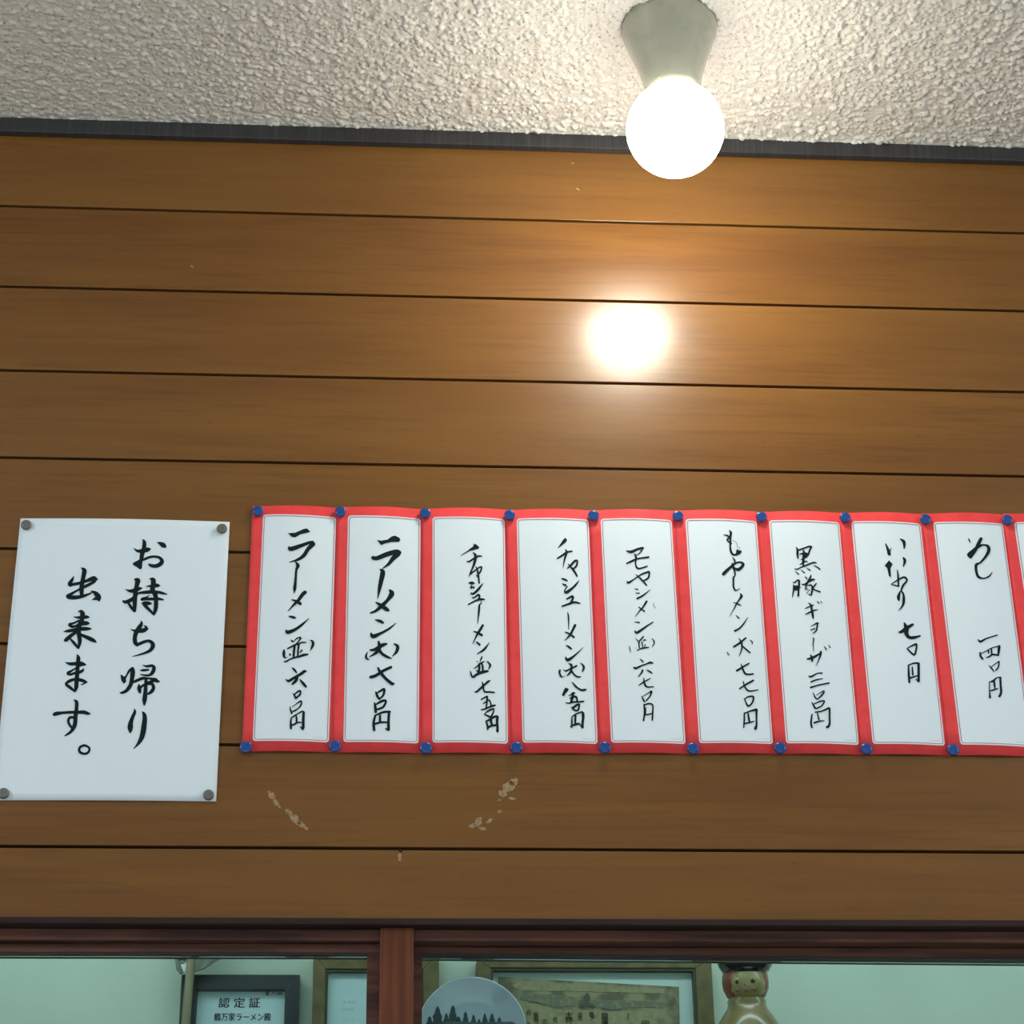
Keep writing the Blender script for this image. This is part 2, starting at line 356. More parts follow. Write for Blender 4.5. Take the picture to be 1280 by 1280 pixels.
def text_mesh(s, size, px, py, Y, m, parent, bold=.0, rot=0, vertical=False, sx=1.0):
    """lettering centred on a point of the plane y=Y"""
    c = bpy.data.curves.new('lettering', 'FONT'); c.body = '\n'.join(s) if vertical else s
    c.align_x = 'CENTER'; c.align_y = 'CENTER'; c.size = size; c.space_line = .62 if vertical else 1
    o = bpy.data.objects.new('t', c); col.objects.link(o)
    bpy.context.view_layer.update()
    me = bpy.data.meshes.new_from_object(o.evaluated_get(bpy.context.evaluated_depsgraph_get())); bpy.data.objects.remove(o)
    p = at(px, py, Y)
    n = link('lettering', me, m, parent)
    M = Matrix.Translation(p) @ Matrix.Rotation(math.pi/2, 4, 'X') @ Matrix.Rotation(rot, 4, 'Z') @ Matrix.Diagonal((sx, 1, 1, 1))
    me.transform(M); me.materials.clear(); me.materials.append(m)
    if bold:
        bm = bmesh.new(); bm.from_mesh(me)
        g = bmesh.ops.duplicate(bm, geom=bm.verts[:]+bm.edges[:]+bm.faces[:])
        bmesh.ops.translate(bm, vec=(bold, 0, 0), verts=[v for v in g['geom'] if isinstance(v, bmesh.types.BMVert)])
        bm.to_mesh(me); bm.free()
    return n
PX = lambda Y: (D+Y)/math.cos(0)/FPX*1.02     # rough metres per pixel low in the picture at depth Y

def picture_frame(name, label, outer, inner, Yf, depth, mf, mp, lip=None):
    """outer, inner: pixel boxes (x0,y0,x1) with y0 top; both run down 0.30 m. The frame hangs on the back wall."""
    e = empty(name); tag(e, label, 'picture frame')
    p0, p1 = at(outer[0], outer[1], Yf), at(outer[2], outer[1], Yf); q0, q1 = at(inner[0], inner[1], Yf), at(inner[2], inner[1], Yf)
    zt_ = p0.z; zi = q0.z; zb = zt_ - .34
    e.location = (p0.x, Yf, zb)
    def A(o): o.matrix_parent_inverse = Matrix.Translation((-p0.x, -Yf, -zb)); return o
    bw = zt_-zi
    V = lambda x, z: Vector((x, 0, z))
    A(prism('top_rail', [V(p0.x, zt_), V(p1.x, zt_), V(q1.x, zi), V(q0.x, zi)], Yf, Yf+depth, mf, e, bevel=.0008))
    A(prism('bottom_rail', [V(p0.x, zb), V(p1.x, zb), V(q1.x, zb+bw), V(q0.x, zb+bw)], Yf, Yf+depth, mf, e, bevel=.0008))
    A(prism('side_rail', [V(p0.x, zt_), V(q0.x, zi), V(q0.x, zb+bw), V(p0.x, zb)], Yf, Yf+depth, mf, e, bevel=.0008))
    A(prism('side_rail', [V(p1.x, zt_), V(q1.x, zi), V(q1.x, zb+bw), V(p1.x, zb)], Yf, Yf+depth, mf, e, bevel=.0008))
    if lip:
        t = .003
        A(box('inner_lip', q0.x, q1.x, Yf+.002, Yf+depth*.6, zi-t, zi, lip, e)); A(box('inner_lip', q0.x, q0.x+t, Yf+.002, Yf+depth*.6, zb+bw, zi-t, lip, e))
        A(box('inner_lip', q1.x-t, q1.x, Yf+.002, Yf+depth*.6, zb+bw, zi-t, lip, e))
    s = A(box('picture_sheet', q0.x+.0005, q1.x-.0005, Yf+depth*.45, Yf+depth*.6, zb+bw, zi-.0005, mp, e))
    A(box('backing_board', p0.x+.004, p1.x-.004, Yf+depth*.62, Yf+depth, zb+.004, zt_-.004, M_GOLDD, e))
    return e, A, Yf+depth*.45

def hang(e, A, o): o.parent = e; A(o); return o
# black framed certificate
e1, A1, y1 = picture_frame('picture_frame', 'black framed white certificate behind the left window pane', (227, 1218, 375), (246, 1236.5, 356.5), YK-.022, .0215, M_BLACKF, M_CERTP)
mp = .00089
for s, size, px, py, sx in (('認 定 証', 13.5*mp, 299, 1254.5, 1.12), ('鶴万家ラーメン殿', 10.5*mp, 303, 1272, .86), ('第 八199', 5.8*mp, 342, 1242.5, 1.0)):
    hang(e1, A1, text_mesh(s, size, px, py, y1-.0006, M_INK, None, bold=.00022, sx=sx))
# gilt framed sheet, partly behind the mullion
e2, A2, y2 = picture_frame('picture_frame', 'brown gilt framed white sheet seen on both sides of the mullion', (392, 1192, 549), (407, 1211, 529), YK-.022, .0215, M_GOLDF, M_CERTP, M_GOLDD)
for s, px, py in (('あ  営 業 ・', 439, 1253.0), ('営業時間 ・・・', 441, 1262), ('日 ・ 木 ・・', 440, 1276)):
    hang(e2, A2, text_mesh(s, 4.2*mp, px, py, y2-.0006, M_INK2, None))
# large gilt frame with a brown award sheet
e3, A3, y3 = picture_frame('picture_frame', 'large brown gilt frame holding an ornate brown award sheet', (596, 1199, 889), (613, 1209.5, 869), YK-.026, .0255, M_GOLDF, M_CERTP2, M_GOLDD)
ya = y3-.0015
aw = prism('award_sheet', [at(623, 1221, ya), at(848.5, 1233.5, ya), at(851, 1330, ya), at(623, 1330, ya)], ya, ya+.001, M_PARCH, None); hang(e3, A3, aw)
M_PAR2 = mat('parchment_band', (.155, .165, .12), .8, var=((160, 160, 160), (.25, .24, .14), 4, .45, .65))
M_PAR3 = mat('parchment_light', (.31, .29, .165), .8, var=((160, 160, 160), (.24, .225, .13), 4, .45, .65))
yb_ = ya-.0006
def strip(name, P, m, y):
    o = prism(name, [at(x, y_, y) for x, y_ in P], y, y+.0003, m, None); hang(e3, A3, o)
strip('printed_band', [(648, 1226), (700, 1229), (830, 1236), (832, 1242), (760, 1240), (650, 1238), (640, 1232)], M_PAR3, yb_)
strip('printed_band', [(648, 1241), (700, 1244), (722, 1247), (720, 1258), (690, 1259), (670, 1252), (650, 1250)], M_PAR2, yb_)
strip('printed_band', [(742, 1250), (780, 1250), (826, 1253), (829, 1260), (790, 1259), (765, 1262), (744, 1258)], M_PAR2, yb_)
strip('printed_panel', [(655, 1253), (672, 1255), (692, 1262), (722, 1262), (766, 1264), (822, 1262), (822, 1330), (660, 1330)], M_PAR3, yb_+.0001)
M_EMB = mat('emblem_ink', (.075, .095, .065), .8)
strip('emblem', [(734, 1240), (738, 1247), (737, 1253), (745, 1258), (741, 1261), (734, 1257), (727, 1261), (723, 1258), (731, 1252), (730, 1246)], M_EMB, yb_-.0002)
for s, px, py, sz in (('名', 661, 1266, 7), ('新潟市', 670, 1273, 6), ('太特', 711, 1273, 9), ('古会', 725, 1271, 6), ('各下', 740, 1271, 7), ('調理師', 756, 1276, 8), ('京', 681, 1277, 6), ('名', 694, 1275, 7), ('?', 785, 1271, 10), ('印', 807, 1281, 10), ('全', 660, 1280, 6)):
    hang(e3, A3, text_mesh(s, sz*1.15*mp, px, py, yb_-.0006, M_EMB, None, bold=.0001, vertical=len(s) > 1))

# scenic plate standing in front of the frames
shelf_z = at(640, 1280, .3).z - .16
sh = tag(box('display_shelf', WX0, WX1, .24, YK-.030, shelf_z-.02, shelf_z, M_GOLDD), 'dark display shelf along the back wall behind the window', 'shelf')
yp = .355
pc = at(589.5, 1293, yp); pr_ = (at(658, 1290, yp).x-at(521, 1290, yp).x)/2
pl = empty('plate', (pc.x, yp, pc.z)); tag(pl, 'round pale blue plate painted with dark trees', 'plate')
pf = [(0.0001, .004), (pr_*.55, .004), (pr_*.70, .006), (pr_*.97, .013), (pr_, .0135), (pr_, .012), (pr_*.7, .002), (.0001, 0)]
lathe('plate_body', pf, M_PLATE, pl, 'Y', n=72)
# conifers painted on the plate, following its dish
tv, tf = [], []
def dish(px, py):
    q = at(px, py, yp-.009); r = math.hypot(q.x-pc.x, q.z-pc.z)/pr_
    h = np.interp(r, [0, .55, .70, .97, 1], [.004, .004, .006, .013, .0135])+.0004
    q = at(px, py, yp-h); return (q.x-pc.x, -h, q.z-pc.z)
for cx, top, wd in ((547, 1257, 14), (566, 1256, 13), (558, 1266, 10), (582, 1264, 10), (592, 1268, 9), (606, 1266, 9), (615, 1266, 10), (537, 1270, 10), (624, 1271, 9), (573, 1270, 12), (599, 1273, 8)):
    pts = []; n = 7
    for i in range(n+1):
        t = i/n; pts.append((cx-wd*.5*(t**.6)*(1+.5*rnd.random()*(i % 2)), top+(1288-top)*t))
    for i in range(n, -1, -1):
        t = i/n; pts.append((cx+wd*.5*(t**.6)*(1+.5*rnd.random()*(i % 2)), top+(1288-top)*t))
    k = len(tv); tv += [dish(*p) for p in pts]; tf.append(tuple(range(k, len(tv))))
k = len(tv); tv += [dish(*p) for p in ((532, 1279), (560, 1276), (600, 1278), (640, 1277), (652, 1284), (650, 1292), (532, 1292))]; tf.append(tuple(range(k, len(tv))))
mk('painted_trees', tv, tf, M_TREE, pl)
# stand that carries the plate down to the shelf
sz0 = shelf_z-pc.z
st_o = box('plate_stand', -.03, .03, -.004, .03, sz0, sz0+.02, M_GOLDD, pl, bevel=.002)
box('stand_back', -.012, .012, .0015, .012, sz0+.02, -pr_*.2, M_GOLDD, pl)

# folk figurine
yd = .31
MPD = (at(962, 1235, yd).x-at(903, 1235, yd).x)/59.0
dc = at(932, 1232, yd)
dl = empty('figurine', (dc.x, yd, shelf_z)); tag(dl, 'small glazed folk figurine with red hood and black cap', 'figurine')
zh = dc.z-shelf_z
def Pz(py): return at(932, py, yd).z-shelf_z
r1 = 44*MPD
zn = Pz(1263)
body = [(.5*r1, 0), (.9*r1, .004), (1.0*r1, zn*.25), (1.05*r1, zn-2.1*r1), (1.10*r1, zn-1.2*r1), (1.0*r1, zn-.75*r1), (.86*r1, zn-.42*r1), (.70*r1, zn-.16*r1), (.57*r1, zn+.02*r1), (.53*r1, zn+.14*r1), (.54*r1, zn+.26*r1), (.45*r1, zn+.34*r1), (.1*r1, zn+.36*r1)]
lathe('body', body, M_BODY, dl, 'Z', n=48)
hr = 29*MPD
hood = lathe('hood', [(.05*hr, -.98*hr), (.55*hr, -.88*hr), (.82*hr, -.6*hr), (.97*hr, -.2*hr), (1.0*hr, .2*hr), (.97*hr, .55*hr), (.85*hr, .8*hr), (.5*hr, 1.0*hr), (.05*hr, 1.04*hr)], M_HOOD, dl, 'Z', n=48, scale=(1, 1, .80)); hood.location = (0, 0, zh)
face = lathe('face', [(.04*hr, -.86*hr), (.5*hr, -.78*hr), (.74*hr, -.45*hr), (.80*hr, 0), (.74*hr, .45*hr), (.5*hr, .78*hr), (.04*hr, .86*hr)], M_SKIN, dl, 'Z', n=48, scale=(1, 1, .80)); face.location = (0, -.34*hr, zh)
cap = lathe('cap', [(.02*hr, .58*hr), (.60*hr, .60*hr), (.98*hr, .70*hr), (1.14*hr, .95*hr), (1.2*hr, 1.15*hr), (1.05*hr, 1.4*hr), (.7*hr, 1.6*hr), (.1*hr, 1.7*hr)], M_HAIR, dl, 'Z', n=48); cap.location = (.0, -.20*hr, zh-.17*hr)
fr_ = lathe('fringe', [(max(math.sin(t)*.60*hr, 1e-5), -math.cos(t)*.40*hr) for t in np.linspace(0.02, 3.12, 20)], M_HAIR, dl, 'Z', n=40, scale=(1, .85, 1)); fr_.location = (0, -.66*hr, zh+.60*hr)
def face_dot(name, px, py, r, m):
    # sit the dot on the front of the face
    yy = -1.13*hr
    for _ in range(4):
        q = at(px, py, yd+yy); x, z = q.x-dc.x, q.z-shelf_z-zh
        rr = np.interp(abs(z)/.8, [0, .45*hr, .78*hr, .86*hr], [.80*hr, .74*hr, .5*hr, .04*hr]); yy = -.34*hr-math.sqrt(max(rr*rr-x*x, 1e-9))
    bm = bmesh.new(); bmesh.ops.create_uvsphere(bm, u_segments=12, v_segments=8, radius=r*MPD)
    for v in bm.verts: v.co.y *= .6
    me = bpy.data.meshes.new(name); bm.to_mesh(me); bm.free()
    o = link(name, me, m, dl, True); o.location = (x, yy, z+zh)
face_dot('eye', 921.5, 1227.5, 2.6, M_DARK); face_dot('eye', 941, 1226, 2.8, M_DARK)
face_dot('cheek', 922, 1238, 2.6, M_CHEEK); face_dot('cheek', 943.5, 1236.5, 2.4, M_CHEEK)
face_dot('mouth', 932.5, 1238.5, 1.8, M_CHEEK); face_dot('nose', 931.3, 1231, 1.3, M_CHEEK)

# wooden pole with a torn cloth scrap at the left
ypo = .40
pt = at(239, 1200, ypo); pbm = at(232, 1280, ypo)
pv = (pbm-pt); pv.normalize(); L_ = .34
rp = 5.6*MPD
pole = lathe('wooden_pole', [(rp*.9, -.12), (rp, -.118), (rp, L_), (rp*.9, L_+.002)], M_POLE, None, 'Z', n=24)
pole.rotation_euler = Vector((pv.x, 0, pv.z)).to_track_quat('Z', 'Y').to_euler(); pole.location = (pt.x, ypo, pt.z)
tag(pole, 'beige wooden pole standing in front of the black frame', 'pole')
def drape(name, P, Y, m, label, cat, amp=.004):
    pts = [at(x, y, Y) for x, y in P]; bm = bmesh.new(); vs = [bm.verts.new(p) for p in pts]; bm.faces.new(vs)
    bmesh.ops.triangulate(bm, faces=bm.faces); bmesh.ops.subdivide_edges(bm, edges=bm.edges, cuts=3, use_grid_fill=True)
    for v in bm.verts: v.co.y += amp*math.sin(v.co.x*260+v.co.z*90)
    me = bpy.data.meshes.new(name); bm.to_mesh(me); bm.free(); o = link(name, me, m, None, True)
    md = o.modifiers.new('thick', 'SOLIDIFY'); md.thickness = .0008
    return tag(o, label, cat)
drape('hanging_cloth', [(217, 1150), (219, 1196), (221, 1212), (226, 1217.5), (229, 1216), (228, 1205), (233, 1210), (238, 1203), (243, 1216), (256, 1210), (270, 1202), (283, 1194), (283, 1150)], ypo+.014, M_CLOTH, 'greyish torn cloth hanging behind the wooden pole', 'cloth')
drape('paper_scrap', [(226, 1206), (235, 1203), (235, 1211), (231, 1215.5), (229, 1214)], ypo+.007, M_WHITE, 'tiny white paper scrap beside the wooden pole', 'paper', .0008)

# ------------------------------------------------------------------ lamp on the ceiling
lb = atz(837, 33, HC)                               # centre of the socket's base on the ceiling
bulb_c = at(843.2, 161.5, lb.y)
dist = (bulb_c-CAM).length
rb = 61.0/FPX*(bulb_c-CAM).dot(FWD)
rs_ = 59.5/FPX*(lb-CAM).dot(FWD)
lx = (lb.x+bulb_c.x)/2
lamp = empty('ceiling_lamp', (lx, lb.y, HC)); tag(lamp, 'ivory ceiling socket holding a glowing white globe bulb', 'lamp')
hb = HC-bulb_c.z
zneck = -(hb-rb*.86)
rn = 34.0/FPX*(bulb_c-CAM).dot(FWD)
lathe('socket', [(rs_*.9, .004), (rs_, .003), (rs_, -.006), (rs_*.985, -.010), (rs_*.95, -.015), (rs_*.86, zneck*.33), (rs_*.74, zneck*.52), (rn*1.12, zneck*.75), (rn*1.02, zneck*.92), (rn, zneck), (rn*.9, zneck), (rn*.9, zneck+.01), (.001, zneck+.01)], M_SOCK, lamp, 'Z', n=72)
gb = [(max(rb*math.sin(t), .0001), -rb*math.cos(t)) for t in np.linspace(0.01, math.pi-.42, 40)]
gl_ = lathe('bulb', gb, M_BULB, lamp, 'Z', n=64); gl_.location = (0, 0, -hb)
gl_.data.materials.append(M_BULBTOP)
for p in gl_.data.polygons: p.material_index = 1 if p.center.z > rb*.10 else 0
print('LAMP', lb, bulb_c, rb, 'HC', HC, 'ZB', ZB)

# ------------------------------------------------------------------ papers, cards and handwriting
class Sheet:
    """a sheet pinned on the wall, given by its four corners; bows out between the pins"""
    def __init__(s, TL, TR, BR, BL, base, bulge, endlift=0.0):
        s.base, s.bulge = base, bulge
        s.c = [at(*p, -base(u)) for p, u in ((TL, 0), (TR, 1), (BR, 1), (BL, 0))]
        s.endlift = endlift
    def depth(s, u, v): return -(s.base(u) + s.bulge(u, v))
    def pt(s, u, v, lift=0):
        a = s.c[0].lerp(s.c[1], u); b = s.c[3].lerp(s.c[2], u); p = a.lerp(b, v); p.y = s.depth(min(max(u, 0), 1), min(max(v, 0), 1))-lift; return p
    def uv(s, X, Z):
        u, v = .5, .5
        for _ in range(5):
            a = s.c[0].lerp(s.c[1], u); b = s.c[3].lerp(s.c[2], u); v = (a.z-Z)/(a.z-b.z)
            l = s.c[0].lerp(s.c[3], v); r = s.c[1].lerp(s.c[2], v); u = (X-l.x)/(r.x-l.x)
        return u, v
    def on(s, px, py, lift=0):
        Y = -s.base(.5)
        for _ in range(4):
            p = at(px, py, Y); u, v = s.uv(p.x, p.z); Y = s.depth(min(max(u, 0), 1), min(max(v, 0), 1))-lift
        return at(px, py, Y)
    def body(s, name, m, parent=None, nu=28, nv=24, th=.00022):
        vs, fs = [], []
        for k in (0, 1):
            for j in range(nv+1):
                for i in range(nu+1): vs.append(s.pt(i/nu, j/nv, -th*k))
        w_ = nu+1; o_ = w_*(nv+1)
        for j in range(nv):
            for i in range(nu):
                a = j*w_+i; fs.append((a, a+w_, a+w_+1, a+1)); fs.append((o_+a, o_+a+1, o_+a+w_+1, o_+a+w_))
        rim = [i for i in range(w_)] + [j*w_+nu for j in range(1, nv+1)] + [nv*w_+i for i in range(nu-1, -1, -1)] + [j*w_ for j in range(nv-1, 0, -1)]
        for a, b in zip(rim, rim[1:]+rim[:1]): fs.append((a, b, b+o_, a+o_))
        o = mk(name, vs, fs, m, parent)
        for p in list(o.data.polygons)[:2*nu*nv]: p.use_smooth = True
        return o

def catmull(P, step):
    if len(P) < 3:
        out = []
        (a, b) = P; n = max(2, int(math.dist(a[:2], b[:2])/step)+1)
        return [tuple(a[k]+(b[k]-a[k])*i/(n-1) for k in range(3)) for i in range(n)]
    Q = [P[0]]+list(P)+[P[-1]]; out = []
    for i in range(1, len(Q)-2):
        p0, p1, p2, p3 = Q[i-1:i+3]; n = max(2, int(math.dist(p1[:2], p2[:2])/step)+1)
        for k in range(n):
            t = k/n
            out.append(tuple(.5*((2*p1[j])+(-p0[j]+p2[j])*t+(2*p0[j]-5*p1[j]+4*p2[j]-p3[j])*t*t+(-p0[j]+3*p1[j]-3*p2[j]+p3[j])*t**3) for j in range(3)))
    out.append(tuple(P[-1])); return out
def brush(sheet, data, name, m, parent, lift=.0004, gain=1.0):
    vs, fs = [], []
    for ox, oy, sc, text in data:
        for stroke in text.split(';'):
            stroke = stroke.strip()
            if not stroke: continue
            if stroke[0] == 'P':
                P = [tuple(map(float, q.split(','))) for q in stroke[1:].split()]
                k = len(vs); vs += [sheet.on(ox+x/sc, oy+y/sc, lift) for x, y in P]; fs.append(tuple(range(k, len(vs)))); continue
            P = [tuple(map(float, q.split(','))) for q in stroke.split()]
            P = [(ox+a/sc, oy+b/sc, max(c/sc*gain, .35)) for a, b, c in P]
            closed = math.dist(P[0][:2], P[-1][:2]) < .01
            C = catmull(P, .8); n = len(C); k = len(vs)
            for i, (x, y, w_) in enumerate(C):
                a, b = C[max(i-1, 0)], C[min(i+1, n-1)]
                tx, ty = b[0]-a[0], b[1]-a[1]; l = math.hypot(tx, ty) or 1; tx, ty = tx/l, ty/l
                w_ = max(w_, .3)/2
                if i == 0 or i == n-1:               # rounded ends
                    s_ = -1 if i == 0 else 1
                    ends = [(x+s_*tx*w_*.75-ty*w_*.45, y+s_*ty*w_*.75+tx*w_*.45), (x+s_*tx*w_*.75+ty*w_*.45, y+s_*ty*w_*.75-tx*w_*.45)]
                    main = [(x-ty*w_, y+tx*w_), (x+ty*w_, y-tx*w_)]
                    for q in (ends+main if i == 0 else main+ends): vs.append(sheet.on(*q, lift))
                else:
                    vs.append(sheet.on(x-ty*w_, y+tx*w_, lift)); vs.append(sheet.on(x+ty*w_, y-tx*w_, lift))
            for i in range((len(vs)-k)//2-1): fs.append((k+2*i, k+2*i+1, k+2*i+3, k+2*i+2))
    return mk(name, vs, fs, m, parent)

SC = 7.529
# --- large white notice
big = Sheet((25.6, 648.0), (287.2, 652.4), (270.2, 1001.8), (-8.6, 1000.4), lambda u: .0006, lambda u, v: .0030*math.sin(math.pi*u)**1.0*(1-.45*v) + .0022*math.sin(math.pi*v)*(1-.5*math.sin(math.pi*u)))
nb = big.body('takeaway_notice', M_PAPER, nu=40, nv=40)
tag(nb, 'large white paper notice with bold black brush lettering, left of the price cards', 'notice')
brush(big, [
 (140, 665, 16, "P410,630 450,600 545,550 620,560 605,620 600,720 575,750 540,735 480,690 430,665;440,325,12 500,375,50 580,380,75 680,360,95 740,345,70 775,340,20;610,150,15 645,200,70 640,320,85 605,430,90 585,560,75;600,570,30 660,540,50 760,500,50 870,492,48 960,520,60 1000,590,80 950,650,85 870,680,75 780,670,65 735,640,30;900,210,10 960,225,60 1020,260,100 1060,290,70 1080,310,20"),
 (140, 710, 16, "450,225,30 510,250,110 500,330,90 475,450,90 460,580,90 455,720,85 455,860,60;270,425,12 340,455,50 420,455,80 520,420,80 600,400,25;220,660,40 270,680,70 360,650,80 440,590,60 520,520,25;320,690,40 380,780,60 450,860,60;755,215,20 820,240,100 825,340,95 810,440,100 850,520,80 880,600,80;675,370,12 760,360,45 860,350,80 920,350,70 955,355,25;530,500,40 620,490,60 760,480,70 900,480,60 1000,500,55 1100,525,20;590,630,55 680,620,60 800,620,60 920,615,60 1030,635,30;600,610,40 680,590,40 750,545,10;870,520,80 880,650,85 875,800,85 835,930,50;835,930,40 740,830,60 650,740,65 610,700,40;640,690,50 720,705,80 790,710,30"),
 (140, 770, 16, "580,95,12 590,150,60 540,240,95 480,340,90 455,450,85 470,540,85 510,590,50;370,265,12 440,290,45 520,300,70 620,290,90 690,260,70 725,255,20;640,190,15 680,220,50 700,260,40;500,570,60 560,550,65 660,510,60 750,500,60 810,550,80 815,610,85 770,680,70 680,730,50 560,770,35 400,810,8"),
 (140, 820, 16, "180,380,20 215,440,80 240,500,90 240,540,30;250,450,60 290,390,35 350,290,50 410,250,60;410,240,60 415,320,95 400,450,85 370,580,80 290,690,70 200,735,50 155,730,15;615,185,15 700,205,50 800,195,60 840,240,75 810,330,75 750,380,50 660,385,40 560,365,15;565,285,20 630,285,50 730,275,40;430,520,50 520,480,60 620,445,60 740,450,40 860,470,70 900,500,70 955,510,20;540,570,30 545,650,85 560,730,50;560,640,40 620,590,50 700,560,50 800,560,60 830,640,70 790,710,70 720,760,40;690,540,50 760,520,60 850,490,60;680,470,60 675,600,70 665,750,85 650,880,90 645,985,30"),
 (140, 870, 16, "445,255,12 455,320,60 410,430,70 375,530,90 365,620,110 365,690,80 360,735,25;600,310,12 640,360,70 655,450,90 640,600,105 620,730,105 580,860,90 510,970,50 430,1055,12"),
 (60, 700, 16, "660,155,15 725,210,90 705,350,85 680,480,90 670,600,90 675,710,70;515,325,12 480,400,60 430,480,75 460,520,40;430,500,60 540,480,60 640,460,60 760,420,60 870,380,90 930,370,95 990,395,25;940,420,60 860,470,60 740,530,60 640,580,45 530,640,45 430,700,70 380,725,60;400,740,80 500,750,85 620,740,75 720,715,60 820,680,40 880,650,25;850,620,12 930,650,70 990,710,110 1010,770,110 1020,815,40;P870,800 940,740 1000,760 1040,820 960,800"),
 (60, 755, 16, "605,155,15 660,150,70 690,200,100 680,300,90 640,400,90 610,500,100 620,620,90 635,750,80 605,880,50;510,255,12 600,270,50 700,265,70 780,260,65 825,265,25;620,330,40 520,380,40 430,410,60 480,450,60 560,440,50 680,390,90 780,385,80 825,390,30;315,550,15 400,540,60 520,520,70 640,500,80 780,495,70 870,495,20;560,560,60 450,640,75 370,710,80 340,730,60;600,880,40 530,790,60 450,700,35;650,610,60 740,650,70 840,695,85 920,735,70 970,770,15"),
 (60, 810, 16, "345,285,12 430,315,60 540,315,75 640,310,90 710,325,70 765,335,15;P600,380 760,345 700,300 600,290;580,125,12 605,190,75 600,300,80 590,420,80 580,550,85 570,680,85 565,780,80 540,860,50;560,400,30 480,450,40 400,500,60 440,530,50 540,500,50 640,480,60 700,440,50 705,410,15;540,870,40 430,780,65 360,720,50 430,660,65 540,625,55 650,640,70 730,665,60 790,685,15;770,690,20 700,720,30 655,740,10"),
 (60, 870, 16, "120,370,70 180,350,80 300,335,55 450,325,60 600,325,65 720,325,75 800,350,60 850,355,20;510,75,12 570,120,70 570,250,75 550,400,85 545,520,85 520,620,80 460,710,60 380,770,40 325,800,10;520,430,50 440,430,55 405,500,55 440,590,50 490,640,50;725,985,50 800,1015,45 830,1070,45 795,1135,50 725,1155,50 650,1130,55 622,1075,50 650,1015,50 725,985,50"),
], 'lettering', M_INK, nb)

# --- red bordered price cards, each lapping over the one on its left
PANELS = [((329.0, 643.9), (420.2, 646.8), (410.9, 928.0), (315.9, 926.7)),
 ((435.0, 645.0), (525.8, 648.7), (522.9, 929.4), (429.3, 928.0)),
 ((540.6, 647.0), (630.7, 649.0), (634.9, 929.6), (540.6, 928.7)),
 ((645.7, 648.9), (735.6, 649.8), (746.9, 930.0), (653.2, 928.8)),
 ((750.6, 649.2), (839.3, 650.4), (856.9, 930.0), (763.9, 928.8)),
 ((856.6, 649.4), (945.4, 651.7), (966.2, 930.0), (873.9, 929.4)),
 ((960.9, 651.2), (1048.9, 653.2), (1073.5, 931.2), (982.5, 929.6)),
 ((1063.8, 652.4), (1150.6, 654.8), (1181.1, 932.1), (1090.6, 930.3)),
 ((1166.0, 653.4), (1253.3, 654.9), (1290.0, 934.0), (1200.0, 931.2)),
 ((1267.0, 653.6), (1354.0, 655.8), (1397.0, 936.0), (1309.0, 933.6))]
